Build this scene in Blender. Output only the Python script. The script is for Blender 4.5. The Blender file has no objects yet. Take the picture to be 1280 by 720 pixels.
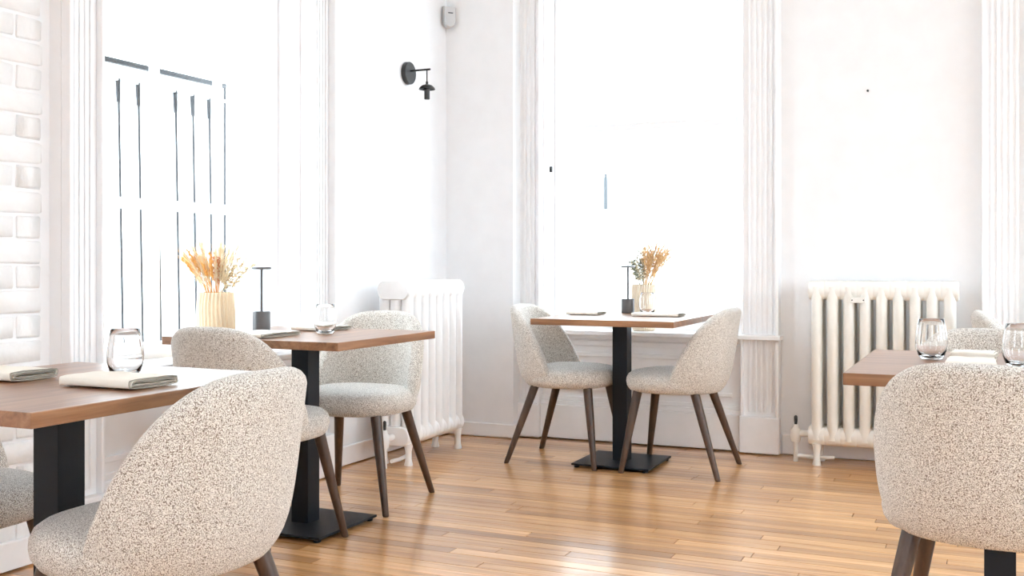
import bpy, bmesh, math, random
from mathutils import Vector, Matrix

random.seed(7)
PI = math.pi
SC = bpy.context.scene
COL = SC.collection

# ------------------------------------------------------------------ camera
H = 1.0226
YAW = math.radians(24.3)
F = 1328.0
cam_d = bpy.data.cameras.new('camera')
cam_d.sensor_width = 36.0
cam_d.lens = F / 1280.0 * 36.0
cam_d.shift_y = -32.0 / 1280.0
cam_d.clip_start = 0.05
cam_d.clip_end = 200
cam = bpy.data.objects.new('camera', cam_d)
cam.location = (0, 0, H)
cam.rotation_euler = (PI / 2, 0, YAW)
COL.objects.link(cam)
SC.camera = cam

# ------------------------------------------------------------------ sky and exposure
world = bpy.data.worlds.new('world')
SC.world = world
world.use_nodes = True
bg = world.node_tree.nodes['Background']
bg.inputs[0].default_value = (0.80, 0.90, 1.0, 1)
bg.inputs[1].default_value = 4.0
SC.view_settings.view_transform = 'Standard'
SC.view_settings.look = 'None'
SC.view_settings.gamma = 1.0
SC.view_settings.use_curve_mapping = False
SC.view_settings.exposure = 1.45
SC.cycles.max_bounces = 16
SC.cycles.diffuse_bounces = 10
SC.cycles.glossy_bounces = 5
SC.cycles.transmission_bounces = 10
SC.cycles.transparent_max_bounces = 24
SC.cycles.caustics_reflective = False
SC.cycles.caustics_refractive = False


# ------------------------------------------------------------------ helpers
def project(x, y, z):
    d = -x * math.sin(YAW) + y * math.cos(YAW)
    r = x * math.cos(YAW) + y * math.sin(YAW)
    if d < 0.1:
        return None
    return 640 + F * r / d, 328 + F * (H - z) / d, d


def obj(name, data, mat=None, parent=None, loc=None, rotz=None):
    if isinstance(data, bmesh.types.BMesh):
        me = bpy.data.meshes.new(name)
        data.normal_update()
        data.to_mesh(me)
        data.free()
    else:
        me = data
    o = bpy.data.objects.new(name, me)
    COL.objects.link(o)
    if mat is not None and len(me.materials) == 0:
        me.materials.append(mat)
    if parent is not None:
        o.parent = parent
    if loc is not None:
        o.location = loc
    if rotz is not None:
        o.rotation_euler = (0, 0, rotz)
    return o


def smooth(o, angle=40):
    me = o.data
    for p in me.polygons:
        p.use_smooth = True
    a = math.radians(angle)
    bm = bmesh.new()
    bm.from_mesh(me)
    for e in bm.edges:
        if len(e.link_faces) == 2 and e.calc_face_angle(0) > a:
            e.smooth = False
    bm.to_mesh(me)
    bm.free()
    return o


def empty(name, loc=(0, 0, 0), rotz=0):
    o = bpy.data.objects.new(name, None)
    o.empty_display_size = 0.1
    COL.objects.link(o)
    o.location = loc
    o.rotation_euler = (0, 0, rotz)
    return o


def tag(o, label, cat, group=None):
    o['label'] = label
    o['category'] = cat
    if group:
        o['group'] = group
    return o


def struct(o):
    o['kind'] = 'structure'
    return o


def box(bm, x0, x1, y0, y1, z0, z1, bev=0.0):
    r = bmesh.ops.create_cube(bm, size=1.0)
    vs = r['verts']
    for v in vs:
        v.co = Vector((x0 + (v.co.x + .5) * (x1 - x0), y0 + (v.co.y + .5) * (y1 - y0), z0 + (v.co.z + .5) * (z1 - z0)))
    if bev > 0:
        es = list({e for v in vs for e in v.link_edges})
        bmesh.ops.bevel(bm, geom=es, offset=bev, segments=2, profile=.5, affect='EDGES')
    return bm


def boxes(*bs, bev=0.0):
    bm = bmesh.new()
    for b in bs:
        box(bm, *b, bev=bev)
    return bm


def lathe(bm, prof, n=32, center=(0, 0, 0), radf=None):
    rings = []
    for (r, z) in prof:
        ring = []
        for i in range(n):
            a = 2 * PI * i / n
            rr = r if radf is None else radf(r, z, a)
            ring.append(bm.verts.new((center[0] + rr * math.cos(a), center[1] + rr * math.sin(a), center[2] + z)))
        rings.append(ring)
    for k in range(len(rings) - 1):
        for i in range(n):
            j = (i + 1) % n
            bm.faces.new((rings[k][i], rings[k][j], rings[k + 1][j], rings[k + 1][i]))
    if prof[0][0] > 1e-6:
        bm.faces.new(list(reversed(rings[0])))
    if prof[-1][0] > 1e-6:
        bm.faces.new(rings[-1])
    return bm


def tube(bm, pts, rads, n=8, cap=True):
    pts = [Vector(p) for p in pts]
    if not isinstance(rads, (list, tuple)):
        rads = [rads] * len(pts)
    rings = []
    prev = None
    for k, p in enumerate(pts):
        t = (pts[min(k + 1, len(pts) - 1)] - pts[max(k - 1, 0)]).normalized()
        up = Vector((0, 0, 1)) if abs(t.z) < .9 else Vector((1, 0, 0))
        if prev is not None:
            up = prev
        a = t.cross(up)
        if a.length < 1e-5:
            a = t.cross(Vector((0, 1, 0)))
        a.normalize()
        b = a.cross(t).normalized()
        prev = b
        rings.append([bm.verts.new(p + rads[k] * (math.cos(2 * PI * i / n) * a + math.sin(2 * PI * i / n) * b)) for i in range(n)])
    for k in range(len(rings) - 1):
        for i in range(n):
            j = (i + 1) % n
            bm.faces.new((rings[k][i], rings[k][j], rings[k + 1][j], rings[k + 1][i]))
    if cap:
        bm.faces.new(list(reversed(rings[0])))
        bm.faces.new(rings[-1])
    return bm


# ------------------------------------------------------------------ materials
def new_mat(name):
    m = bpy.data.materials.new(name)
    m.use_nodes = True
    nt = m.node_tree
    return m, nt, nt.nodes['Principled BSDF']


def N(nt, t, **kw):
    n = nt.nodes.new(t)
    for k, v in kw.items():
        setattr(n, k, v)
    return n


def ramp(nt, stops):
    r = nt.nodes.new('ShaderNodeValToRGB')
    els = r.color_ramp.elements
    while len(els) < len(stops):
        els.new(.5)
    for e, (p, c) in zip(els, stops):
        e.position = p
        e.color = (c[0], c[1], c[2], 1) if not isinstance(c, (int, float)) else (c, c, c, 1)
    return r


def paint(name, col, rough=.5, bump=.0, scale=40., spec=.5, coat=0):
    m, nt, p = new_mat(name)
    tc = N(nt, 'ShaderNodeTexCoord')
    nz = N(nt, 'ShaderNodeTexNoise')
    nz.inputs['Scale'].default_value = scale
    nz.inputs['Detail'].default_value = 5
    nt.links.new(tc.outputs['Object'], nz.inputs['Vector'])
    c2 = [c * .965 for c in col]
    rp = ramp(nt, [(.3, c2), (.65, col)])
    nt.links.new(nz.outputs['Fac'], rp.inputs['Fac'])
    nt.links.new(rp.outputs['Color'], p.inputs['Base Color'])
    p.inputs['Roughness'].default_value = rough
    p.inputs['Specular IOR Level'].default_value = spec
    if bump > 0:
        b = N(nt, 'ShaderNodeBump')
        b.inputs['Strength'].default_value = 1.0
        b.inputs['Distance'].default_value = bump
        nt.links.new(nz.outputs['Fac'], b.inputs['Height'])
        nt.links.new(b.outputs['Normal'], p.inputs['Normal'])
    return m


M = {}
M['wall'] = paint('painted_plaster', (.82, .82, .83), .6, .0012, 9)
M['brick'] = paint('painted_brick', (.82, .82, .82), .55, .003, 30)
M['trim'] = paint('gloss_trim_paint', (.86, .86, .87), .42, 0, 12)
M['ceiling'] = paint('ceiling_paint', (.86, .86, .85), .7, .0005, 12)
M['radiator'] = paint('radiator_enamel', (.80, .785, .74), .35, .0008, 18)
M['radiator_white'] = paint('radiator_white_enamel', (.86, .86, .865), .35, .0008, 18)
M['iron'] = paint('black_iron', (.025, .025, .028), .45, .0003, 60)
M['black'] = paint('black_powder_coat', (.008, .010, .014), .45, .0001, 300, spec=.25)
M['dark_metal'] = paint('dark_bronze_metal', (.020, .019, .019), .40, .0001, 80)
M['lamp_metal'] = paint('lamp_grey_metal', (.10, .095, .095), .4, .0001, 80)
M['plastic'] = paint('grey_plastic', (.55, .55, .56), .4, 0, 20)
M['brass'] = paint('valve_metal', (.30, .27, .23), .4, .0006, 50)
M['napkin'] = paint('napkin_linen', (.80, .76, .68), .85, .0006, 260)
M['napkin_edge_shade'] = paint('napkin_hem_shade', (.33, .295, .25), .9, .0004, 260)  # dark hem tone, with the shade between rolled layers painted in
M['vase'] = paint('cream_ceramic', (.80, .65, .45), .6, .0003, 60)
M['vase_pale'] = paint('pale_ceramic', (.78, .68, .54), .6, .0003, 60)
M['pavement'] = paint('pavement', (.55, .55, .54), .9, .002, 4)
M['facade'] = paint('pale_facade', (.80, .79, .77), .9, .002, 3)
M['facade_glass'] = paint('facade_window', (.30, .34, .36), .2, 0, 3)
M['grey_metal'] = paint('grey_metal', (.06, .065, .07), .4, 0, 30)
M['subfloor'] = paint('subfloor', (.10, .06, .035), .9, 0, 10)
M['wheat'] = paint('dried_wheat', (.78, .42, .12), .8, 0, 90)
M['tan'] = paint('dried_grass', (.66, .44, .22), .8, 0, 90)
M['pale'] = paint('pale_plume', (.84, .72, .50), .9, 0, 90)
M['rust'] = paint('rust_spike', (.62, .24, .10), .9, 0, 90)
M['sage'] = paint('sage_twig', (.30, .30, .22), .8, 0, 90)


def glass_pane():
    m = bpy.data.materials.new('window_glass')
    m.use_nodes = True
    nt = m.node_tree
    nt.nodes.clear()
    out = N(nt, 'ShaderNodeOutputMaterial')
    tr = N(nt, 'ShaderNodeBsdfTransparent')
    tr.inputs[0].default_value = (.97, .985, .98, 1)
    gl = N(nt, 'ShaderNodeBsdfGlossy')
    gl.inputs['Roughness'].default_value = .02
    fr = N(nt, 'ShaderNodeLayerWeight')
    pw = N(nt, 'ShaderNodeMath', operation='POWER')
    pw.inputs[1].default_value = 5.0
    nt.links.new(fr.outputs['Facing'], pw.inputs[0])
    ma = N(nt, 'ShaderNodeMath', operation='MULTIPLY_ADD')
    ma.inputs[1].default_value = .9
    ma.inputs[2].default_value = .03
    nt.links.new(pw.outputs[0], ma.inputs[0])
    mx = N(nt, 'ShaderNodeMixShader')
    nt.links.new(ma.outputs[0], mx.inputs[0])
    nt.links.new(tr.outputs[0], mx.inputs[1])
    nt.links.new(gl.outputs[0], mx.inputs[2])
    nt.links.new(mx.outputs[0], out.inputs[0])
    return m


M['pane'] = glass_pane()


def tumbler_glass():
    m, nt, p = new_mat('tumbler_glass')
    p.inputs['Base Color'].default_value = (1, 1, 1, 1)
    p.inputs['Roughness'].default_value = .0
    p.inputs['Transmission Weight'].default_value = 1
    p.inputs['IOR'].default_value = 1.45
    return m


M['glass'] = tumbler_glass()


def boucle():
    m, nt, p = new_mat('boucle_fabric')
    tc = N(nt, 'ShaderNodeTexCoord')
    nz = N(nt, 'ShaderNodeTexNoise')
    nz.inputs['Scale'].default_value = 90
    nz.inputs['Detail'].default_value = 2
    nt.links.new(tc.outputs['Object'], nz.inputs['Vector'])
    mixv = N(nt, 'ShaderNodeMixRGB', blend_type='ADD')
    mixv.inputs[0].default_value = .012
    nt.links.new(tc.outputs['Object'], mixv.inputs[1])
    nt.links.new(nz.outputs['Color'], mixv.inputs[2])
    vo = N(nt, 'ShaderNodeTexVoronoi')
    vo.inputs['Scale'].default_value = 470
    nt.links.new(mixv.outputs[0], vo.inputs['Vector'])
    n2 = N(nt, 'ShaderNodeTexNoise')
    n2.inputs['Scale'].default_value = 520
    n2.inputs['Detail'].default_value = 3
    nt.links.new(tc.outputs['Object'], n2.inputs['Vector'])
    ad = N(nt, 'ShaderNodeMath', operation='MULTIPLY_ADD')
    ad.inputs[1].default_value = .9
    nt.links.new(n2.outputs['Fac'], ad.inputs[0])
    nt.links.new(vo.outputs['Distance'], ad.inputs[2])
    sc_ = N(nt, 'ShaderNodeMath', operation='MULTIPLY')
    sc_.inputs[1].default_value = .8
    nt.links.new(ad.outputs[0], sc_.inputs[0])
    rp = ramp(nt, [(.52, (.90, .87, .82)), (.74, (.78, .735, .67)), (.90, (.24, .195, .155))])
    nt.links.new(sc_.outputs[0], rp.inputs['Fac'])
    nt.links.new(rp.outputs['Color'], p.inputs['Base Color'])
    p.inputs['Roughness'].default_value = .95
    p.inputs['Specular IOR Level'].default_value = .15
    p.inputs['Sheen Weight'].default_value = .4
    p.inputs['Sheen Roughness'].default_value = .5
    b = N(nt, 'ShaderNodeBump')
    b.invert = True
    b.inputs['Strength'].default_value = .7
    b.inputs['Distance'].default_value = .0022
    nt.links.new(ad.outputs[0], b.inputs['Height'])
    nt.links.new(b.outputs['Normal'], p.inputs['Normal'])
    return m


M['boucle'] = boucle()


def wood(name, c_dark, c_mid, c_light, axis, rough=.4, stretch=14., obj_rand=0.0, attr=None, use_world=False, coat=0.0, grain=9.):
    m, nt, p = new_mat(name)
    L = nt.links
    if use_world:
        g = N(nt, 'ShaderNodeNewGeometry')
        src = g.outputs['Position']
    else:
        tc = N(nt, 'ShaderNodeTexCoord')
        src = tc.outputs['Object']
    mp = N(nt, 'ShaderNodeMapping')
    s = [stretch, stretch, stretch]
    s[axis] = 1.0
    mp.inputs['Scale'].default_value = s
    L.new(src, mp.inputs['Vector'])
    rnd = None
    if attr:
        at = N(nt, 'ShaderNodeAttribute')
        at.attribute_name = attr
        rnd = at.outputs['Fac']
    elif obj_rand > 0:
        oi = N(nt, 'ShaderNodeObjectInfo')
        rnd = oi.outputs['Random']
    vec = mp.outputs['Vector']
    if rnd is not None:
        ml = N(nt, 'ShaderNodeMath', operation='MULTIPLY')
        ml.inputs[1].default_value = 37.0
        L.new(rnd, ml.inputs[0])
        va = N(nt, 'ShaderNodeVectorMath', operation='ADD')
        L.new(vec, va.inputs[0])
        L.new(ml.outputs[0], va.inputs[1])
        vec = va.outputs[0]
    nz = N(nt, 'ShaderNodeTexNoise')
    nz.inputs['Scale'].default_value = grain * .35
    nz.inputs['Detail'].default_value = 6
    nz.inputs['Roughness'].default_value = .62
    nz.inputs['Distortion'].default_value = .6
    L.new(vec, nz.inputs['Vector'])
    rp = ramp(nt, [(.28, c_dark), (.5, c_mid), (.72, c_light)])
    L.new(nz.outputs['Fac'], rp.inputs['Fac'])
    col = rp.outputs['Color']
    if rnd is not None:
        r2 = ramp(nt, [(0, (.50, .43, .35)), (.3, (.82, .78, .72)), (.7, (1.0, .98, .95)), (1, (1.22, 1.25, 1.3))])
        L.new(rnd, r2.inputs['Fac'])
        mx = N(nt, 'ShaderNodeMixRGB', blend_type='MULTIPLY')
        mx.inputs[0].default_value = obj_rand
        L.new(col, mx.inputs[1])
        L.new(r2.outputs['Color'], mx.inputs[2])
        col = mx.outputs[0]
    L.new(col, p.inputs['Base Color'])
    p.inputs['Roughness'].default_value = rough
    p.inputs['Coat Weight'].default_value = coat
    p.inputs['Coat Roughness'].default_value = .2
    b = N(nt, 'ShaderNodeBump')
    b.inputs['Strength'].default_value = .25
    b.inputs['Distance'].default_value = .0008
    L.new(nz.outputs['Fac'], b.inputs['Height'])
    L.new(b.outputs['Normal'], p.inputs['Normal'])
    return m


FL = ((.43, .20, .072), (.65, .35, .140), (.80, .48, .23))
M['plank'] = wood('oak_plank', *FL, axis=0, rough=.3, stretch=16, obj_rand=.9, use_world=True, coat=.9, grain=7)
M['plank_far'] = wood('oak_plank_field', *FL, axis=0, rough=.3, stretch=16, obj_rand=.9, attr='plank_tone', use_world=True, coat=.9, grain=7)
M['walnut_y'] = wood('walnut_top_along_y', (.14, .058, .022), (.25, .115, .050), (.36, .18, .085), axis=1, rough=.30, stretch=12, grain=8, coat=.2)
M['walnut_x'] = wood('walnut_top_along_x', (.14, .058, .022), (.25, .115, .050), (.36, .18, .085), axis=0, rough=.30, stretch=12, grain=8, coat=.2)
M['leg'] = wood('dark_walnut_leg', (.035, .017, .009), (.062, .031, .017), (.095, .050, .028), axis=2, rough=.4, stretch=10, grain=10)

# ------------------------------------------------------------------ room shell
XL = -2.97       # plaster plane of the left wall
YB = 5.76        # plaster plane of the back wall
YP = 5.62        # face of the pier in the corner
XR, YR, ZC = 3.0, -2.6, 3.3
T = .36          # wall thickness


def wall_with_holes(name, axis, plane, thick, a0, a1, holes, z1=ZC):
    """axis 'x': wall at constant x, running along y; 'y': constant y running along x. holes: (a0,a1,z0,z1)"""
    bm = bmesh.new()
    p0, p1 = sorted((plane, plane + thick))

    def bb(s0, s1, z0, z1_):
        if axis == 'x':
            box(bm, p0, p1, s0, s1, z0, z1_)
        else:
            box(bm, s0, s1, p0, p1, z0, z1_)
    cur = a0
    for (h0, h1, hz0, hz1) in sorted(holes):
        bb(cur, h0, 0, z1)
        bb(h0, h1, 0, hz0)
        bb(h0, h1, hz1, z1)
        cur = h1
    bb(cur, a1, 0, z1)
    return struct(obj(name, bm, M['wall']))


SILL = .62
WTOP = 2.95
LW = (2.86, 4.15)          # left window opening along y
BW = (-2.40, -1.23)        # back window opening along x
BW2 = (.16, 1.33)          # next back window
wall_left = wall_with_holes('wall_left', 'x', XL, -T, YR, YB + T, [(LW[0], LW[1], SILL, WTOP), (-1.6, -.2, SILL, WTOP)])
wall_back = wall_with_holes('wall_back', 'y', YB, T, XL, XR + T, [(BW[0], BW[1], SILL, WTOP), (BW2[0], BW2[1], SILL, WTOP)])
RIGHT_FILL = [(.1, 1.4, SILL, WTOP), (2.1, 3.4, SILL, WTOP), (4.0, 5.2, SILL, WTOP)]  # unseen right-wall windows, added to let in fill light
wall_right = wall_with_holes('wall_right', 'x', XR, T, YR, YB, RIGHT_FILL)
REAR_FILL = [(.3, 1.5, SILL, WTOP)]  # unseen rear window, added for fill from the camera side
wall_rear = wall_with_holes('wall_rear', 'y', YR, -T, XL, XR + T, REAR_FILL)
struct(obj('wall_corner_pier', boxes((XL, -2.53, YP, YB, 0, ZC)), M['wall']))
struct(obj('ceiling', boxes((XL - T, XR + T, YR - T, YB + T, ZC, ZC + .2)), M['ceiling']))

# floor: subfloor, the planks that show largest as objects, the rest as stuff
floor = struct(obj('floor', boxes((XL - T, XR + T, YR - T, YB + T, -.2, -.006)), M['subfloor']))
PW = .063
rows = int((YB - YR) / PW) + 1
planks = []
rng = random.Random(11)
for r in range(rows):
    y0 = YR + r * PW
    x = XL - rng.random() * 1.0
    while x < XR:
        ln = rng.uniform(.55, 1.7)
        a, b = max(x, XL), min(x + ln, XR)
        if b - a > .02:
            planks.append((a, b, y0, min(y0 + PW, YB)))
        x += ln


def plank_score(pk):
    a, b, y0, y1 = pk
    p = project((a + b) / 2, (y0 + y1) / 2, 0)
    if p is None:
        return 0
    q0, q1 = project(a, (y0 + y1) / 2, 0), project(b, (y0 + y1) / 2, 0)
    if q0 is None or q1 is None or q1[0] < 250 or q0[0] > 1280 or p[1] > 735:
        return 0
    w = min(q1[0], 1280) - max(q0[0], 250)
    return w * 60. / p[2] ** 2


ranked = sorted(planks, key=plank_score, reverse=True)
near_set = set(ranked[:290])
pm = bpy.data.meshes.new('plank')
bm = boxes((-.5, .5, -.5, .5, -1, 0))
bm.to_mesh(pm)
bm.free()
pm.materials.append(M['plank'])
far_bm = bmesh.new()
lay = far_bm.faces.layers.float.new('plank_tone')
G = .0014
for pk in planks:
    a, b, y0, y1 = pk
    dz = rng.uniform(-.0005, 0)
    if pk in near_set:
        o = bpy.data.objects.new('plank', pm)
        COL.objects.link(o)
        o.parent = floor
        o.location = ((a + b) / 2, (y0 + y1) / 2, dz)
        o.scale = (b - a - 2 * G, y1 - y0 - 2 * G, .006)
    else:
        n0 = len(far_bm.faces)
        box(far_bm, a + G, b - G, y0 + G, y1 - G, -.006, dz)
        far_bm.faces.ensure_lookup_table()
        t = rng.random()
        for f in far_bm.faces[n0:]:
            f[lay] = t
pf = obj('plank_field', far_bm, M['plank_far'], floor)
pf['kind'] = 'stuff'

# painted bricks standing proud of the left wall
bmx = bmesh.new()
box(bmx, -.5, .5, -.5, .5, -.5, .5)
brick_meshes = []
for k in range(4):
    bm = bmesh.new()
    L_, W_, Z_ = .216, .030, .076
    box(bm, -W_ / 2, W_ / 2, -L_ / 2, L_ / 2, -Z_ / 2, Z_ / 2)
    bmesh.ops.bevel(bm, geom=list(bm.edges), offset=.007, segments=1, affect='EDGES')
    rr = random.Random(k)
    for v in bm.verts:
        v.co += Vector((rr.uniform(-.004, .004), rr.uniform(-.004, .004), rr.uniform(-.003, .003)))
    me = bpy.data.meshes.new('brick')
    bm.to_mesh(me)
    bm.free()
    me.materials.append(M['brick'])
    for p_ in me.polygons:
        p_.use_smooth = True
    brick_meshes.append(me)
bmx.free()
rb = random.Random(5)
nrow = 0
z = .05
while z < 2.6:
    off = 0 if nrow % 2 == 0 else .112
    y = 2.53 + off * .0
    ys = [2.60 - .112 * (nrow % 2) - .224 * k - .106 for k in range(4)]
    for yy in ys:
        o = bpy.data.objects.new('brick', rb.choice(brick_meshes))
        COL.objects.link(o)
        o.parent = wall_left
        o.location = (XL - .009 + rb.uniform(-.002, .002), yy + .05, z)
        o.rotation_euler = (rb.uniform(-.012, .012), rb.uniform(-.012, .012), rb.uniform(-.01, .01))
    if nrow % 2:
        o = bpy.data.objects.new('brick', rb.choice(brick_meshes))
        COL.objects.link(o)
        o.parent = wall_left
        o.location = (XL - .009, 2.65 - .05, z)
        o.scale = (1, .46, 1)
    nrow += 1
    z += .084


# ------------------------------------------------------------------ windows
def window(name, axis, inner, out_sign, a0, a1, plane_casing, casing_w, muntins, rails, glass_depth, floor_z=0.0, casings=(True, True), base=True, zs=SILL, zt=WTOP):
    """axis 'x' wall: s runs along y; out_sign is the outward direction of the wall normal axis."""
    root = empty(name, (0, 0, 0))
    struct(root)

    def B(s0, s1, p0, p1, z0, z1):
        q0, q1 = sorted((p0, p1))
        if axis == 'x':
            return (q0, q1, s0, s1, z0, z1)
        return (s0, s1, q0, q1, z0, z1)
    o = out_sign
    gl = inner + o * glass_depth
    # jamb lining
    obj('jamb', boxes(B(a0, a0 + .02, inner - o * .0, inner + o * T, zs, zt), B(a1 - .02, a1, inner, inner + o * T, zs, zt),
                      B(a0, a1, inner, inner + o * T, zt - .02, zt)), M['trim'], root)
    # fluted pilaster casings
    for k, s0 in enumerate((a0 - casing_w, a1)):
        if not casings[k]:
            continue
        s1 = s0 + casing_w
        face = plane_casing
        bm = bmesh.new()
        box(bm, *B(s0, s1, face + o * .03, inner + o * .001, floor_z + .005, zt + .2))
        edge = .018
        outer_first = (k == 0)
        oa, ob = (s0, s0 + edge) if outer_first else (s1 - edge, s1)
        box(bm, *B(oa, ob, face - o * .012, face + o * .03, floor_z + .005, zt + .2), bev=.004)
        ia, ib = (s1 - .014, s1) if outer_first else (s0, s0 + .014)
        box(bm, *B(ia, ib, face, face + o * .03, floor_z + .005, zt + .2), bev=.004)
        for q in range(5):
            c = s0 + casing_w * (.22 + .14 * q)
            box(bm, *B(c - .008, c + .008, face + o * .023, face + o * .03, floor_z + .22, zt + .2), bev=.003)
        cas = obj('casing', bm, M['trim'], root)
        obj('plinth', boxes(B(s0 - .004, s1 + .004, face - o * .016, face + o * .03, floor_z + .005, floor_z + .20), bev=.006), M['trim'], cas)
    # sill (stool) and apron below
    ext = casing_w + .012
    sill_s0 = a0 - (ext if casings[0] else 0)
    obj('sill', boxes(B(sill_s0, a1 + ext, plane_casing - o * .035, gl, zs - .01, zs + .016), bev=.005), M['trim'], root)
    ap = inner + o * .0
    ax = boxes(B(a0, a1, ap - o * .012, ap, floor_z + .005, zs - .01))
    ar = obj('apron', ax, M['trim'], root)
    obj('apron_molding', boxes(B(a0, a1, ap - o * .045, ap - o * .012, zs - .035, zs - .012),
                               B(a0, a1, ap - o * .024, ap - o * .012, zs - .075, zs - .045),
                               B(a0 + .05, a1 - .05, ap - o * .030, ap - o * .012, zs - .135, zs - .112),
                               B(a0 + .05, a1 - .05, ap - o * .030, ap - o * .012, floor_z + .29, floor_z + .312), bev=.003), M['trim'], ar)
    obj('apron_base', boxes(B(a0, a1, ap - o * .045, ap, floor_z + .007, floor_z + .20),
                            B(a0, a1, ap - o * .036, ap, floor_z + .20, floor_z + .225),
                            B(a0, a1, ap - o * .026, ap, floor_z + .225, floor_z + .25), bev=.004), M['trim'], ar)
    # sash frame
    fw = .045
    g0, g1 = gl - .02, gl + .02
    fr = bmesh.new()
    box(fr, *B(a0 + .02, a0 + .02 + fw, g0, g1, zs, zt - .02), bev=.003)
    box(fr, *B(a1 - .02 - fw, a1 - .02, g0, g1, zs, zt - .02), bev=.003)
    box(fr, *B(a0 + .02 + fw, a1 - .02 - fw, g0, g1, zs + .001, zs + .08), bev=.003)
    box(fr, *B(a0 + .02 + fw, a1 - .02 - fw, g0, g1, zt - .02 - fw, zt - .02), bev=.003)
    sash = obj('sash_frame', fr, M['trim'], root)
    i0, i1 = a0 + .02 + fw, a1 - .02 - fw
    for zr in rails:
        obj('rail', boxes(B(i0, i1, g0 + .002, g1 - .002, zr - .021, zr + .021), bev=.003), M['trim'], sash)
    lim = [i0] + list(muntins) + [i1]
    for s in muntins:
        obj('muntin', boxes(B(s - .016, s + .016, g0 + .004, g1 - .004, zs + .08, zt - .02 - fw), bev=.003), M['trim'], sash)
    zl = [zs + .08] + list(rails) + [zt - .02 - fw]
    for i in range(len(lim) - 1):
        for j in range(len(zl) - 1):
            obj('pane', boxes(B(lim[i] + .003, lim[i + 1] - .003, gl - .0015, gl + .0015, zl[j] + .003, zl[j + 1] - .003)), M['pane'], sash)
    return root


w1 = window('window_1', 'x', XL, -1, LW[0], LW[1], XL + .085, .17, [3.335, 3.72], [1.256], .13)
w2 = window('window_2', 'y', YB, 1, BW[0], BW[1], YB - .06, .205, [], [1.81], .15, casings=(True, True))
w3 = window('window_3', 'y', YB, 1, BW2[0], BW2[1], YB - .06, .205, [], [1.81], .15)
obj('sash_hook', boxes((BW[0] + .02, BW[0] + .035, YB + .05, YB + .062, 1.555, 1.59), bev=.003), M['iron'], w2)
n = 4  # windows from here on are out of view, added for fill light
for i, (a, b, z0, z1) in enumerate(RIGHT_FILL):
    fill_win = struct(empty('window_%d' % n))
    n += 1
    obj('sash_frame', boxes((XR + .1, XR + .15, a, a + .05, z0, z1), (XR + .1, XR + .15, b - .05, b, z0, z1), (XR + .1, XR + .15, a + .05, b - .05, z0, z0 + .06),
                            (XR + .1, XR + .15, a + .05, b - .05, z1 - .05, z1), (XR + .1, XR + .15, a + .05, b - .05, 1.7, 1.74)), M['trim'], fill_win)
    obj('pane', boxes((XR + .122, XR + .126, a + .05, b - .05, z0 + .06, z1 - .05)), M['pane'], fill_win)
for i, (a, b, z0, z1) in enumerate(REAR_FILL):
    fill_win = struct(empty('window_%d' % n))
    n += 1
    obj('sash_frame', boxes((a, a + .05, YR - .15, YR - .1, z0, z1), (b - .05, b, YR - .15, YR - .1, z0, z1), (a + .05, b - .05, YR - .15, YR - .1, z0, z0 + .06),
                            (a + .05, b - .05, YR - .15, YR - .1, z1 - .05, z1), (a + .05, b - .05, YR - .15, YR - .1, 1.7, 1.74)), M['trim'], fill_win)
    obj('pane', boxes((a + .05, b - .05, YR - .127, YR - .123, z0 + .06, z1 - .05)), M['pane'], fill_win)

# baseboards
struct(obj('baseboard_left', boxes((XL, XL + .022, LW[1] + .19, YP, .006, .10), (XL, XL + .022, 1.0, LW[0] - .19, .006, .10), bev=.004), M['trim']))
struct(obj('baseboard_pier', boxes((XL + .022, -2.53 + .018, YP - .018, YP, .006, .082), (-2.53, -2.512, YP, YB - .1, .006, .082), bev=.004), M['trim']))
struct(obj('baseboard_back', boxes((BW[1] + .215, BW2[0] - .215, YB - .02, YB, .006, .11), bev=.004), M['trim']))


# ------------------------------------------------------------------ chairs
def sgnpow(v, e):
    return math.copysign(abs(v) ** e, v)


def shell_mesh():
    A, Bb, yc, e = .268, .303, .01, .84
    ZB, ZT = .392, .805
    bm = bmesh.new()
    nu = 56
    rings = []
    for i in range(nu + 1):
        u = -1 + 2 * i / nu
        a = u * PI / 2
        ca, sa = max(0, math.cos(a)), math.sin(a)
        t = 1 - sgnpow(ca, e)
        g = max(0.0, 1 - t ** 1.45) ** .88
        zr = ZB + .022 + (ZT - ZB - .022) * g
        th = .012 + .042 * min(1, (zr - ZB) / .16)

        def P(z, off):
            zz = max(0, (z - ZB) / (ZT - ZB))
            sx = 1 - .17 * math.exp(-zz / .11) - .05 * (1 - zz)
            sy = 1 - .14 * math.exp(-zz / .12) - .19 * (1 - zz)
            return Vector(((A * sx - off) * sgnpow(sa, e), yc - (Bb * sy - off) * sgnpow(ca, e), z))
        ring = []
        ztop = zr - th / 2
        ring.append(bm.verts.new(P(ZB + .004, .09)))
        for k in range(12):
            f = (k / 11) ** 1.5
            ring.append(bm.verts.new(P(ZB + (ztop - ZB) * f, 0)))
        c = P(ztop, th / 2)
        o_ = P(ztop, 0) - c
        for k in range(1, 7):
            ang = PI * k / 7
            ring.append(bm.verts.new(c + o_ * math.cos(ang) + Vector((0, 0, th / 2 * math.sin(ang)))))
        for k in range(8):
            f = 1 - k / 7
            zz_ = max(ZB + .02, ZB + .02 + (ztop - ZB - .02) * f)
            ring.append(bm.verts.new(P(max(zz_, ZB + .01), th)))
        rings.append(ring)
    m = len(rings[0])
    for i in range(nu):
        for k in range(m):
            kk = (k + 1) % m
            try:
                bm.faces.new((rings[i][k], rings[i + 1][k], rings[i + 1][kk], rings[i][kk]))
            except ValueError:
                pass
    bm.faces.new(rings[0])
    bm.faces.new(list(reversed(rings[-1])))
    bmesh.ops.recalc_face_normals(bm, faces=bm.faces)
    return bm


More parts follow.
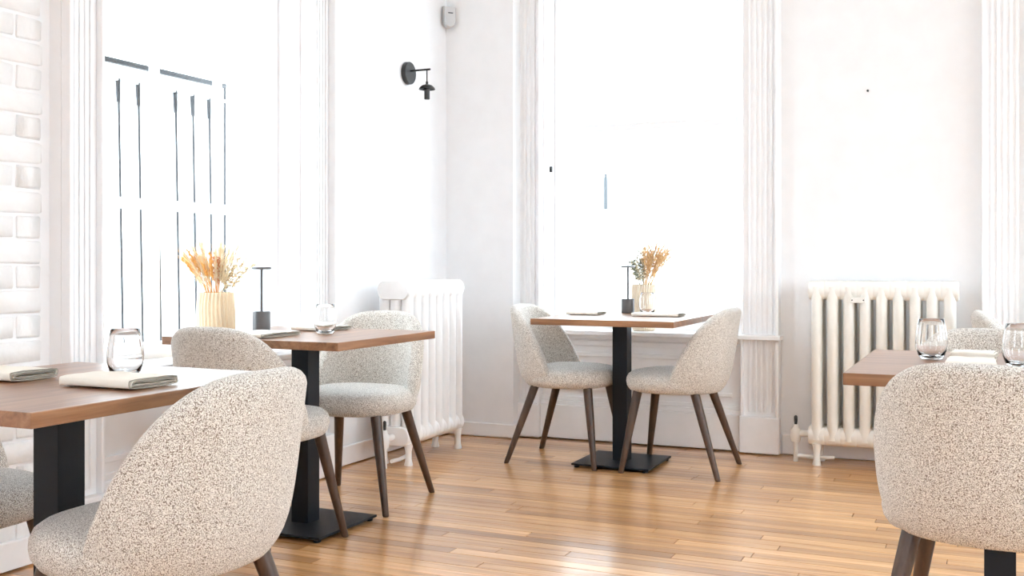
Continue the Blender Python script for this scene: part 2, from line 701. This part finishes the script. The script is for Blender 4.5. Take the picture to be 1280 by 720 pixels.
def seat_mesh():
    bm = bmesh.new()
    prof = [(.30, .388), (.84, .389), (.93, .395), (.985, .415), (1.0, .435), (.995, .452), (.965, .470), (.90, .482), (.75, .490), (.5, .496), (.25, .499), (.02, .500)]
    n = 56
    rings = []
    for (s, z) in prof:
        ring = []
        for i in range(n):
            a = 2 * PI * i / n
            ca, sa = math.cos(a), math.sin(a)
            x = .245 * s * sgnpow(ca, .72)
            yy = sgnpow(sa, .72)
            y = .01 + (.250 if yy > 0 else .178) * s * yy
            x *= (1 - .06 * max(0, yy) * -1) if yy < 0 else 1 - .05 * yy
            ring.append(bm.verts.new((x, y, z)))
        rings.append(ring)
    for k in range(len(rings) - 1):
        for i in range(n):
            j = (i + 1) % n
            bm.faces.new((rings[k][i], rings[k][j], rings[k + 1][j], rings[k + 1][i]))
    bm.faces.new(list(reversed(rings[0])))
    bm.faces.new(rings[-1])
    return bm


def leg_mesh(sx, sy):
    bm = bmesh.new()
    top = Vector((sx * .158, .018 + sy * (.155 if sy > 0 else .128), .398))
    foot = Vector((sx * .233, -.002 + sy * .238, .0))
    pts = [foot + (top - foot) * t for t in (0, .012, .3, .65, 1)]
    rad = [.0115, .0135, .0165, .0205, .0235]
    n = 14
    rings = []
    for p_, r in zip(pts, rad):
        rings.append([bm.verts.new((p_.x + r * math.cos(2 * PI * i / n), p_.y + r * math.sin(2 * PI * i / n), p_.z)) for i in range(n)])
    for k in range(len(rings) - 1):
        for i in range(n):
            j = (i + 1) % n
            bm.faces.new((rings[k][i], rings[k][j], rings[k + 1][j], rings[k + 1][i]))
    bm.faces.new(list(reversed(rings[0])))
    bm.faces.new(rings[-1])
    return bm


def make_chair():
    t = empty('dining_chair')
    smooth(obj('backrest', shell_mesh(), M['boucle'], t), 60)
    smooth(obj('seat', seat_mesh(), M['boucle'], t), 60)
    for sx in (-1, 1):
        for sy in (-1, 1):
            smooth(obj('leg', leg_mesh(sx, sy), M['leg'], t), 50)
    return t


def copy_tree(o, parent=None):
    c = o.copy()
    COL.objects.link(c)
    c.parent = parent
    for ch in list(o.children):
        copy_tree(ch, c)
    return c


# facing +y at rotz 0; rotz = -90deg faces +x; +90deg faces -x; 180 faces -y
chairs = [
    (-1.405, 5.15, PI / 2, 'cream boucle tub chair right of the table at the back window'),
    (-2.015, 5.155, -PI / 2, 'cream boucle tub chair left of the table at the back window, beside the corner'),
    (-2.475, 3.895, PI + .10, 'cream boucle tub chair between the barred-window table and the white radiator in the corner'),
    (-2.430, 3.118, 0, 'cream boucle tub chair whose back rises behind the near-left table, facing the black lamp'),
    (-1.608, 1.770, PI / 2, 'large cream boucle tub chair in the left foreground, back turned to us'),
    (-2.37, 1.782, -PI / 2, 'cream boucle tub chair cut by the left picture edge, behind the near-left table post'),
    (.0, 2.75, -.115, 'cream boucle tub chair in the right foreground seen squarely from behind'),
    (-.02, 3.585, PI, 'cream boucle tub chair across the right table, its backrest top showing behind the folded napkins'),
    (.20, 5.27, -PI / 2, 'tub chair by the far right window, only its pale curved rim showing'),
]
proto = make_chair()
for i, (x, y, rz, lab) in enumerate(chairs):
    c = proto if i == 0 else copy_tree(proto)
    c.location = (x, y, 0)
    c.rotation_euler = (0, 0, rz)
    tag(c, lab, 'chair', 'cream boucle dining chairs')


# ------------------------------------------------------------------ tables
def make_table(cx, cy, wx, wy, bx, by, lab, grain='x'):
    t = empty('dining_table', (cx, cy, 0))
    bm = boxes((-wx / 2, wx / 2, -wy / 2, wy / 2, .720, .750), bev=.002)
    obj('table_top', bm, M['walnut_x'] if grain == 'x' else M['walnut_y'], t)
    dx, dy = bx - cx, by - cy
    obj('mounting_plate', boxes((dx - .15, dx + .15, dy - .15, dy + .15, .714, .720)), M['black'], t)
    obj('column', boxes((dx - .0385, dx + .0385, dy - .0385, dy + .0385, .020, .714), bev=.002), M['black'], t)
    b = obj('base_plate', boxes((dx - .2, dx + .2, dy - .2, dy + .2, .012, .022), bev=.002), M['black'], t)
    for sx in (-1, 1):
        for sy in (-1, 1):
            f = bmesh.new()
            lathe(f, [(.012, 0), (.014, .002), (.014, .008), (.006, .009), (.006, .012)], 12, (dx + sx * .178, dy + sy * .178, 0))
            obj('levelling_foot', f, M['black'], b)
    return tag(t, lab, 'table', 'walnut pedestal tables')


make_table(-1.6875, 5.145, .715, .80, -1.712, 5.15, 'walnut-topped pedestal table on a black column standing in front of the back window', 'x')
make_table(-2.405, 3.385, .77, .69, -2.425, 3.425, 'walnut-topped pedestal table beside the barred left window, between two chairs', 'y')
make_table(-1.935, 1.78, .70, .77, -1.93, 1.776, 'walnut-topped pedestal table in the left foreground with its near corner facing us', 'y')
make_table(.02, 3.115, .71, .78, .02, 3.12, 'walnut-topped pedestal table in front of the cream radiator at right', 'x')


# ------------------------------------------------------------------ radiators
def section_mesh(depth=.19, h=.93):
    """one cast-iron section: x = along radiator, y = depth (front at -y)"""
    bm = bmesh.new()
    w = .056
    for c in (-depth / 2 + .03, 0, depth / 2 - .03):
        n = 12
        rings = []
        for z, s in ((.13, 1), (.17, 1.0), (.20, .96), (.50, .96), (.83, .96), (.86, 1), (.90, 1)):
            rings.append([bm.verts.new((.5 * w * s * math.cos(2 * PI * i / n), c + .030 * math.sin(2 * PI * i / n), z)) for i in range(n)])
        for k in range(len(rings) - 1):
            for i in range(n):
                j = (i + 1) % n
                bm.faces.new((rings[k][i], rings[k][j], rings[k + 1][j], rings[k + 1][i]))
        bm.faces.new(list(reversed(rings[0])))
        bm.faces.new(rings[-1])
    # rounded headers (stadium in y-z, wide in x)
    for z0, z1 in ((.835, h), (.10, .195)):
        r = (z1 - z0) / 2
        zc = (z0 + z1) / 2
        outl = []
        yb = depth / 2 - r * .8 - .003
        m = 10
        for k in range(m + 1):
            a = -PI / 2 + PI * k / m
            outl.append((yb + r * .8 * math.cos(a), zc + r * math.sin(a)))
        for k in range(m + 1):
            a = PI / 2 + PI * k / m
            outl.append((-yb + r * .8 * math.cos(a), zc + r * math.sin(a)))
        prev = None
        xs = [(-.0398, .93), (-.035, .98), (-.026, 1.0), (.026, 1.0), (.035, .98), (.0398, .93)]
        rr = []
        for xx, s in xs:
            rr.append([bm.verts.new((xx, py * (1 - (1 - s) * .5), zc + (pz - zc) * s)) for (py, pz) in outl])
        for k in range(len(rr) - 1):
            for i in range(len(outl)):
                j = (i + 1) % len(outl)
                bm.faces.new((rr[k][i], rr[k][j], rr[k + 1][j], rr[k + 1][i]))
        bm.faces.new(list(reversed(rr[0])))
        bm.faces.new(rr[-1])
    bmesh.ops.recalc_face_normals(bm, faces=bm.faces)
    return bm


def radiator(loc, rotz, nsec, mat, lab, badge=None, valve_side=-1):
    t = empty('cast_iron_radiator', loc, rotz)
    P_ = .0775
    me = None
    for k in range(nsec):
        x = (k - (nsec - 1) / 2) * P_
        if me is None:
            o = smooth(obj('section', section_mesh(), mat, t), 45)
            me = o.data
        else:
            o = obj('section', me, mat, t)
        o.location = (x, 0, 0)
    for x in (-(nsec - 1) / 2 * P_, (nsec - 1) / 2 * P_):
        for y in (-.07, .07):
            bm = bmesh.new()
            lathe(bm, [(.021, 0), (.022, .004), (.016, .03), (.016, .07), (.024, .11)], 12, (x, y, 0))
            smooth(obj('foot', bm, mat, t))
    # supply valve with pipe
    xe = valve_side * ((nsec - 1) / 2 * P_ + .04)
    bm = bmesh.new()
    tube(bm, [(xe, 0, .145), (xe + valve_side * .075, 0, .145)], .016, 12)
    lathe(bm, [(.022, .10), (.026, .12), (.026, .16), (.016, .172), (.012, .19)], 12, (xe + valve_side * .075, 0, 0))
    tube(bm, [(xe + valve_side * .075, 0, .11), (xe + valve_side * .075, 0, .02), (xe + valve_side * .075, 0, .0)], .012, 10)
    v = smooth(obj('valve', bm, mat, t))
    bm = bmesh.new()
    lathe(bm, [(.007, .19), (.009, .215), (.009, .23), (.004, .236)], 10, (xe + valve_side * .075, 0, 0))
    smooth(obj('valve_spindle', bm, M['iron'], v))
    bm = bmesh.new()
    tube(bm, [(xe + valve_side * .06, -.03, .035), (xe - valve_side * .02, -.03, .032), (xe - valve_side * .12, -.02, .035)], .010, 10)
    smooth(obj('pipe', bm, mat, t))
    if badge is not None:
        o = obj('badge', boxes((badge - .036, badge + .036, -.108, -.096, .822, .850), bev=.003), mat, t)
        for q in (-.027, .027):
            bm = bmesh.new()
            tube(bm, [(badge + q, -.1075, .836), (badge + q, -.1105, .836)], .0035, 8)
            obj('screw', bm, M['iron'], o)
    return tag(t, lab, 'radiator')


radiator((-.494, 5.585, 0), 0, 9, M['radiator'], 'cream cast-iron column radiator against the back wall at right', badge=-.108)
radiator((XL + .225, 4.93, 0), PI / 2, 8, M['radiator_white'], 'white cast-iron radiator on the left wall in the corner below the wall lamp')


# ------------------------------------------------------------------ wall lamp, motion sensor, nail
t = empty('wall_lamp', (XL, 5.15, 2.075))
bm = bmesh.new()
lathe(bm, [(.060, 0), (.0625, .003), (.0625, .024), (.059, .028), (.0, .029)], 40)
o = smooth(obj('backplate', bm, M['dark_metal'], t), 35)
o.rotation_euler = (0, PI / 2, 0)
bm = bmesh.new()
tube(bm, [(.028, 0, .012), (.150, 0, .012)], .0055, 10)
smooth(obj('arm', bm, M['dark_metal'], t))
bm = bmesh.new()
tube(bm, [(.130, 0, .010), (.130, 0, -.066)], .0035, 8)
lathe(bm, [(.004, -.072), (.007, -.07), (.007, -.056), (.003, -.052)], 10, (.130, 0, 0))
smooth(obj('cord', bm, M['dark_metal'], t))
bm = bmesh.new()
lathe(bm, [(.010, -.07), (.026, -.075), (.040, -.086), (.046, -.098), (.0445, -.099), (.038, -.088), (.024, -.078), (.0, -.076)], 32, (.130, 0, 0))
sh = smooth(obj('shade', bm, M['dark_metal'], t), 50)
bm = bmesh.new()
lathe(bm, [(.0, -.10 + .022), (.0155, -.10 + .022), (.0155, -.150), (.0135, -.153), (.0, -.153)], 24, (.130, 0, 0))
smooth(obj('socket', bm, M['dark_metal'], t), 35)
tag(t, 'black wall lamp with round backplate and small dome shade, high on the left wall', 'wall lamp')

t = empty('motion_sensor', (XL + .028, YP - .028, 2.41), -PI / 4 - .0)
bm = bmesh.new()
outl = []
for k in range(13):
    a = PI + PI * k / 12
    outl.append((.036 * math.cos(a), .036 * math.sin(a) + .036))
outl += [(.036, .125), (-.036, .125)]
f0 = [bm.verts.new((x, 0, z)) for x, z in outl]
f1 = [bm.verts.new((x, -.034, z)) for x, z in outl]
f2 = [bm.verts.new((x * .86, -.042, .06 + (z - .06) * .9)) for x, z in outl]
for A_, B_ in ((f0, f1), (f1, f2)):
    for i in range(len(outl)):
        j = (i + 1) % len(outl)
        bm.faces.new((A_[i], A_[j], B_[j], B_[i]))
bm.faces.new(f2)
bm.faces.new(list(reversed(f0)))
bmesh.ops.recalc_face_normals(bm, faces=bm.faces)
t.rotation_euler = (0, 0, PI / 4)
smooth(obj('housing', bm, M['plastic'], t), 30)
obj('lens', boxes((-.012, .018, -.0445, -.041, .082, .088), bev=.001), M['iron'], t)
tag(t, 'small grey motion sensor with rounded bottom mounted high in the corner', 'sensor')

bm = bmesh.new()
tube(bm, [(0, 0, 0), (0, -.018, .002)], [.0025, .0025], 8)
tube(bm, [(0, -.018, .002), (0, -.021, .002)], [.006, .006], 10)
tag(obj('wall_nail', bm, M['iron'], None, (-.742 + .16, YB, 1.905)), 'tiny dark nail in the bare back wall above the cream radiator', 'nail')


# ------------------------------------------------------------------ table lamps
def table_lamp(x, y, z, lab):
    t = empty('table_lamp', (x, y, z))
    bm = bmesh.new()
    lathe(bm, [(.033, 0), (.035, .002), (.035, .074), (.0335, .077), (.0, .077)], 36)
    smooth(obj('base', bm, M['lamp_metal'], t), 35)
    bm = bmesh.new()
    lathe(bm, [(.0058, .076), (.0058, .252)], 12)
    smooth(obj('pole', bm, M['lamp_metal'], t), 35)
    bm = bmesh.new()
    lathe(bm, [(.0, .244), (.034, .244), (.0385, .246), (.0385, .252), (.034, .255), (.0, .256)], 36)
    smooth(obj('shade', bm, M['lamp_metal'], t), 35)
    return tag(t, lab, 'table lamp', 'cordless table lamps')


table_lamp(-2.665, 3.465, .750, 'slim dark table lamp with flat disc top on the table by the barred window')
table_lamp(-1.785, 5.47, .750, 'slim dark table lamp with flat disc top on the back-window table')


# ------------------------------------------------------------------ vases and dried stems
def vase(x, y, z, r, h, mat, lab):
    bm = bmesh.new()
    prof = []
    for k in range(17):
        f = k / 16
        rr = r * (.80 + .20 * math.sin(PI * min(1, .18 + f * .62)) ** 1.0)
        prof.append((rr, .004 + f * (h - .004)))
    prof = [(r * .74, 0)] + prof
    inner = [(q - .005, zz) for q, zz in reversed(prof[2:])]
    top = prof[-1]
    full = prof + [(top[0] - .0035, h + .002)] + inner + [(inner[-1][0] * .5, .012), (.0, .012)]
    nrib = 30

    def radf(rad, zz, a):
        if rad < r * .6:
            return rad
        return rad + r * .045 * math.cos(nrib * a + .9 * math.sin(zz * 38)) * min(1, zz / .02 + .2)
    lathe(bm, full, nrib * 8, radf=radf)
    o = smooth(obj('ribbed_vase', bm, mat, None, (x, y, z)), 70)
    return tag(o, lab, 'vase', 'ribbed cream vases')


V1 = (-2.945, 3.525, SILL + .016)
V2 = (-1.795, 5.79, SILL + .016)
vase(*V1, .077, .26, M['vase'], 'ribbed cream vase of orange dried grasses on the barred window sill')
vase(*V2, .070, .26, M['vase_pale'], 'ribbed cream vase of tan dried grasses on the back window sill')


def dried_stem(name, root, base, tip, bend, mat_stalk, mat_head, kind, rnd, lab):
    base, tip = Vector(base), Vector(tip)
    mid = (base + tip) / 2 + Vector(bend)
    pts = []
    for k in range(9):
        f = k / 8
        pts.append((1 - f) ** 2 * base + 2 * f * (1 - f) * mid + f * f * tip)
    rel = [p - base for p in pts]
    bm = bmesh.new()
    tube(bm, rel, [.0016 - .0008 * k / 8 for k in range(9)], 5)
    o = obj(name, bm, mat_stalk, root, base - root.location)
    hb = bmesh.new()
    ln = (tip - base).length

    def at(f):
        k = min(7, int(f * 8))
        q = f * 8 - k
        return rel[k] * (1 - q) + rel[k + 1] * q
    if kind == 'plume':
        for q in range(70):
            f = rnd.uniform(.62, 1.0)
            p = at(f)
            d = (rel[-1] - rel[-3]).normalized()
            side = Vector((rnd.uniform(-1, 1), rnd.uniform(-1, 1), rnd.uniform(-1, 1))).normalized()
            w = .6 * (1.15 - f) + .35
            e = p + (d * rnd.uniform(.6, 1.2) + side * w) * .026
            tube(hb, [p, (p + e) / 2 + d * .003, e], [.0014, .0013, .0005], 3, cap=False)
    elif kind == 'wheat':
        d = (rel[-1] - rel[-3]).normalized()
        for q in range(16):
            f = .80 + .20 * q / 15
            p = at(f)
            side = Vector((rnd.uniform(-1, 1), rnd.uniform(-1, 1), rnd.uniform(-.3, .3))).normalized()
            e = p + (d + side * .6) * .013
            tube(hb, [p, (p * .4 + e * .6), e], [.0012, .0040, .0008], 5, cap=False)
            tube(hb, [e, e + (d * 1.1 + side * .35) * .032], [.0006, .0002], 3, cap=False)
    elif kind == 'spike':
        for q in range(60):
            f = rnd.uniform(.66, 1.0)
            p = at(f)
            side = Vector((rnd.uniform(-1, 1), rnd.uniform(-1, 1), rnd.uniform(-.2, .8))).normalized()
            bmesh.ops.create_icosphere(hb, subdivisions=1, radius=.0030, matrix=Matrix.Translation(p + side * .0065))
    elif kind == 'leafy':
        d = (rel[-1] - rel[-3]).normalized()
        for q in range(26):
            f = .64 + .36 * q / 25
            p = at(f)
            side = Vector((rnd.uniform(-1, 1), rnd.uniform(-1, 1), rnd.uniform(-.4, .5))).normalized()
            e = p + (d * .4 + side) * rnd.uniform(.014, .026)
            wv = side.cross(d).normalized() * .0045
            c = (p + e) / 2
            nn = wv.cross(e - p).normalized() * .0008
            vs = [hb.verts.new(v) for v in (p, c + wv + nn, e, c - wv + nn)]
            vt = [hb.verts.new(v - nn * 2) for v in (p, c + wv, e, c - wv)]
            hb.faces.new(vs)
            hb.faces.new(list(reversed(vt)))
            for i in range(4):
                j = (i + 1) % 4
                hb.faces.new((vs[j], vs[i], vt[i], vt[j]))
    obj({'plume': 'plume', 'wheat': 'seed_head', 'spike': 'flower_spike', 'leafy': 'leaves'}[kind], hb, mat_head, o)
    o['label'] = lab
    return o


def bouquet(V, spec, seed, label):
    rnd = random.Random(seed)
    root = empty('dried_bouquet', Vector(V) + Vector((0, 0, .014)))
    tag(root, label, 'bouquet')
    # image-right on these sills, in world terms
    right = Vector((math.cos(YAW), math.sin(YAW), 0))
    depth = Vector((-math.sin(YAW), math.cos(YAW), 0))
    for (kind, cnt, lat, spread, hgt, hspread, mats, lab, maxd) in spec:
        for q in range(cnt):
            l = lat + spread * (2 * (q + .5) / cnt - 1) + rnd.uniform(-.01, .01)
            hh = hgt + rnd.uniform(-hspread, hspread)
            dd = rnd.uniform(-.03, .03) * maxd
            base = Vector(V) + right * rnd.uniform(-.015, .015) - right * l * .12 + depth * rnd.uniform(-.015, .015) + Vector((0, 0, .016))
            tip = Vector(V) + right * l + depth * dd + Vector((0, 0, .26 + hh))
            ctrl = Vector(V) + right * l * .08 + Vector((0, 0, .275))
            bend = ctrl - (base + tip) / 2
            dried_stem('stalk', root, base, tip, bend, M[mats[0]], M[mats[1]], kind, rnd, lab)


bouquet(V1, [
    ('wheat', 26, -.060, .075, .135, .045, ('wheat', 'wheat'), 'orange dried wheat stalk', 1.5),
    ('plume', 9, -.055, .090, .165, .035, ('wheat', 'pale'), 'fluffy pale-gold plume', 1.5),
    ('spike', 3, .018, .015, .150, .02, ('rust', 'rust'), 'rust-red flower spike', .5),
    ('plume', 6, .050, .045, .190, .02, ('pale', 'pale'), 'tall pale plume', 1),
    ('leafy', 8, .105, .055, .120, .05, ('sage', 'pale'), 'thin grey twig with pale leaflets', 1),
], 3, 'orange and pale-gold dried grasses standing in the vase on the barred window sill')
bouquet(V2, [
    ('wheat', 22, .075, .075, .180, .04, ('tan', 'tan'), 'tan dried wheat stalk', 1.5),
    ('plume', 9, .070, .075, .190, .04, ('tan', 'tan'), 'feathery tan grass plume', 1.5),
    ('leafy', 8, -.050, .045, .150, .05, ('sage', 'sage'), 'grey-green leafy twig', 1),
    ('leafy', 6, -.04, .05, .13, .04, ('pale', 'pale'), 'cream leafy twig', 1),
    ('spike', 3, -.005, .02, .23, .03, ('sage', 'tan'), 'thin brown spike', .5),
], 9, 'tan and grey-green dried grasses standing in the vase on the back window sill')


# ------------------------------------------------------------------ glasses
def tumbler(x, y, z, lab, r=.043, h=.112):
    bm = bmesh.new()
    outer = [(r * .55, 0), (r * .66, .002), (r * .84, .012), (r * .96, .030), (r * 1.0, .048), (r * .96, .070), (r * .86, .095), (r * .79, h)]
    inner = [(r * .79 - .0014, h), (r * .86 - .0015, .095), (r * .96 - .0016, .070), (r * 1.0 - .0016, .048), (r * .96 - .0018, .030), (r * .80 - .002, .015), (r * .5, .008), (0, .007)]
    lathe(bm, outer + [(r * .79 - .0007, h + .0008)] + inner, 40)
    o = smooth(obj('drinking_glass', bm, M['glass'], None, (x, y, z)), 60)
    return tag(o, lab, 'glass', 'clear stemless glasses')


TZ = .7502
tumbler(-1.898, 1.945, TZ, 'clear stemless glass on the left foreground table')
tumbler(-2.320, 3.405, TZ, 'clear stemless glass on the table by the barred window')
tumbler(-1.655, 5.40, TZ, 'clear stemless glass on the back-window table beside the dark lamp')
tumbler(-.155, 3.216, TZ, 'clear stemless glass left of the napkins on the right table')
tumbler(.068, 3.06, TZ, 'clear stemless glass cut by the right picture edge on the right table', r=.044)


# ------------------------------------------------------------------ folded napkins
def napkin_mesh(length, width, layers=3, th=.0022, seed=0):
    """a cloth rolled flat: flattened spiral cross-section in y-z, extruded along x"""
    rnd = random.Random(seed)
    pitch = th + .0016
    path = []
    per = 20
    total = layers * per
    Ht = layers * pitch
    for i in range(total + 1):
        turn = i / per
        r = pitch * (turn + .35)
        a = 2 * PI * (turn % 1.0)
        flat = width / 2 - Ht
        q = (turn % 1.0) * 4
        ca, sa = math.cos(a), math.sin(a)
        y = flat * max(-1, min(1, 1.35 * ca)) * (1 - .05 * rnd.random() * (turn < layers - 1)) + r * ca
        z = r * (sgnpow(sa, .55)) + .0007 * math.sin(i * 1.9 + seed) * (turn < layers - .6)
        path.append((y, z))
    zmin = min(p[1] for p in path) - th / 2
    path = [(y, z - zmin) for y, z in path]
    bm = bmesh.new()
    nx = 12
    grid = []
    for side in (1, -1):
        lay_ = []
        for i in range(len(path)):
            p0 = Vector(path[max(0, i - 1)])
            p1 = Vector(path[min(len(path) - 1, i + 1)])
            d = (p1 - p0).normalized()
            nrm = Vector((-d.y, d.x)) * side * th / 2
            row = []
            for k in range(nx + 1):
                f = k / nx
                jx = (.003 * math.sin(i * .45 + 1.3 * seed)) if k in (0, nx) else 0
                sag = 1 - .10 * math.sin(PI * f) * 0 - .06 * math.sin(f * 7 + seed) ** 2
                row.append(bm.verts.new((-length / 2 + length * f + jx * (1 if k == nx else -1), path[i][0] + nrm.x, (path[i][1] + nrm.y) * sag)))
            lay_.append(row)
        grid.append(lay_)
    npth = len(path)
    for i in range(npth - 1):
        for k in range(nx):
            a = grid[0]
            bm.faces.new((a[i][k], a[i][k + 1], a[i + 1][k + 1], a[i + 1][k]))
            b = grid[1]
            bm.faces.new((b[i][k], b[i + 1][k], b[i + 1][k + 1], b[i][k + 1]))
        for k in (0, nx):
            f = (grid[0][i][k], grid[0][i + 1][k], grid[1][i + 1][k], grid[1][i][k])
            fc = bm.faces.new(f if k == 0 else tuple(reversed(f)))
            fc.material_index = 1  # end faces get the hem tone that carries the gap shade
    for i in (0, npth - 1):
        for k in range(nx):
            f = (grid[0][i][k], grid[1][i][k], grid[1][i][k + 1], grid[0][i][k + 1])
            bm.faces.new(f if i == 0 else tuple(reversed(f)))
    bmesh.ops.recalc_face_normals(bm, faces=bm.faces)
    return bm


def napkin(x, y, z, length, width, rotz, lab, seed, layers=3):
    o = smooth(obj('folded_napkin', napkin_mesh(length, width, layers, seed=seed), M['napkin'], None, (x, y, z), rotz), 50)
    o.data.materials.append(M['napkin_edge_shade'])
    return tag(o, lab, 'napkin', 'folded linen napkins')


NZ = .7512
napkin(-1.765, 1.788, NZ, .205, .145, .0, 'cream folded napkin in front of the glass on the left foreground table', 1, 3)
napkin(-2.125, 1.785, NZ, .215, .135, .0, 'cream folded napkin at the left picture edge on the foreground table', 2, 3)
napkin(-2.450, 3.19, NZ, .17, .23, .0, 'folded napkin by the dark lamp, near edge of the barred-window table', 3, 2)
napkin(-2.47, 3.60, NZ, .16, .19, .0, 'folded napkin beyond the glass on the barred-window table', 4, 2)
napkin(-1.93, 5.22, NZ, .17, .15, .0, 'folded napkin on the left side of the back-window table', 5, 2)
napkin(-1.54, 5.22, NZ, .24, .15, .0, 'folded napkin on the right side of the back-window table, below the vase', 6, 2)
napkin(-.045, 3.255, NZ, .112, .13, -.06, 'folded napkin on the right table, the farther of two lying together', 7, 3)
napkin(-.048, 2.995, NZ, .115, .17, .0, 'folded napkin on the right table, the nearer of two lying together', 8, 3)


# ------------------------------------------------------------------ outside
GZ = -.55
struct(obj('ground', boxes((-45, 40, -40, 45, GZ - .2, GZ)), M['pavement']))
# iron grille outside the left window
gx = -3.56
g = empty('window_grille', (gx, 3.9, GZ))


def gy(px, X=gx):
    u = (px - 640) / F
    d = X / (u * math.cos(YAW) - math.sin(YAW))
    return d * (math.cos(YAW) + u * math.sin(YAW)), d


y_far, d_far = gy(281)
y_ref, d_ref = gy(133)
ztop = H + (328 - 74) / F * d_ref - GZ
lean = math.tan(math.radians(1.3))
ya = 1.9
obj('top_rail', boxes((-.014, .014, ya - 3.9, y_far - 3.9, ztop - .012, ztop + .012), bev=.004), M['iron'], g)
obj('lower_rail', boxes((-.01, .01, ya - 3.9, y_far - 3.9, ztop - .085, ztop - .07), bev=.003), M['facade'], g)
obj('bottom_rail', boxes((-.012, .012, ya - 3.9, y_far - 3.9, .30, .325), bev=.003), M['iron'], g)
ys = [gy(p)[0] for p in (148, 173, 196, 219.5, 241, 261.5)]
stp = ys[1] - ys[0]
k = 1
while ys[0] - stp * k > ya:
    ys.append(ys[0] - stp * k)
    k += 1
for yb in ys:
    bm = bmesh.new()
    tube(bm, [(0, yb - 3.9 + lean * (ztop - .3) * 1.0, .30), (0, yb - 3.9 + .0, ztop - .10)], .0055, 8)
    tube(bm, [(0, yb - 3.9, ztop - .18), (0, yb - 3.9 - .004, ztop - .076)], [.009, .012], 8)
    obj('bar', bm, M['iron'], g)
bm = bmesh.new()
tube(bm, [(0, y_far - 3.9, 0), (0, y_far - 3.9, ztop + .012)], .006, 8)
obj('end_post', bm, M['iron'], g)
obj('start_post', boxes((-.013, .013, ya - 3.9 - .012, ya - 3.9 + .012, 0, ztop + .03), bev=.003), M['iron'], g)
tag(g, 'black iron bar railing standing outside the left window', 'railing')


def building(name, axis, plane, a0, a1, h, wins, lab):
    t = empty(name, (plane, (a0 + a1) / 2, GZ) if axis == 'x' else ((a0 + a1) / 2, plane, GZ))
    c = (a0 + a1) / 2
    sg = -1 if axis == 'x' else 1

    def B(s0, s1, p0, p1, z0, z1):
        q0, q1 = sorted((p0 * sg, p1 * sg))
        return (q0, q1, s0 - c, s1 - c, z0, z1) if axis == 'x' else (s0 - c, s1 - c, q0, q1, z0, z1)
    obj('facade', boxes(B(a0, a1, 0, 3, 0, h)), M['facade'], t)
    obj('cornice', boxes(B(a0 - .2, a1 + .2, -.3, 3, h, h + .35), bev=.03), M['facade'], t)
    for (s, zz, ww, hh) in wins:
        w = obj('window', boxes(B(s - ww / 2 - .1, s + ww / 2 + .1, -.06, 0, zz - .1, zz + hh + .1)), M['facade'], t)
        obj('pane', boxes(B(s - ww / 2, s - .03, -.075, -.06, zz, zz + hh), B(s + .03, s + ww / 2, -.075, -.06, zz, zz + hh)), M['facade_glass'], w)
    return tag(t, lab, 'building')


building('townhouse', 'x', -17, 2, 34, 5.2, [(12 + 4 * k, 1.0, 1.1, 1.7) for k in range(5)], 'pale townhouse across the street, glimpsed through the barred left window')
building('row_house', 'y', 19, -14, 8, 5.0, [(-9 + 4.5 * k, 1.1, 1.2, 1.7) for k in range(4)], 'pale row house glimpsed through the back window behind the vase')

# slim lantern post outside the back window, stand-in for an unidentified thin object
yy = 8.2
u = (757 - 640) / F
d = yy / (u * math.sin(YAW) + math.cos(YAW))
lx = d * (u * math.cos(YAW) - math.sin(YAW))
t = empty('slim_upright', (lx, yy, GZ))
bm = bmesh.new()
z_hi = H + (328 - 217) / F * d - GZ
z_lo = H + (328 - 262) / F * d - GZ
lathe(bm, [(.05, 0), (.05, .3), (.012, .34), (.010, z_lo)], 12)
smooth(obj('post', bm, M['facade'], t))
bm = bmesh.new()
lathe(bm, [(.012, z_lo), (.016, z_lo + .01), (.016, z_hi - .03), (.010, z_hi - .025), (.014, z_hi - .008), (.006, z_hi)], 14)
smooth(obj('upright_tube', bm, M['grey_metal'], t))
tag(t, 'slim grey lantern stand-in seen through the back window', 'upright')
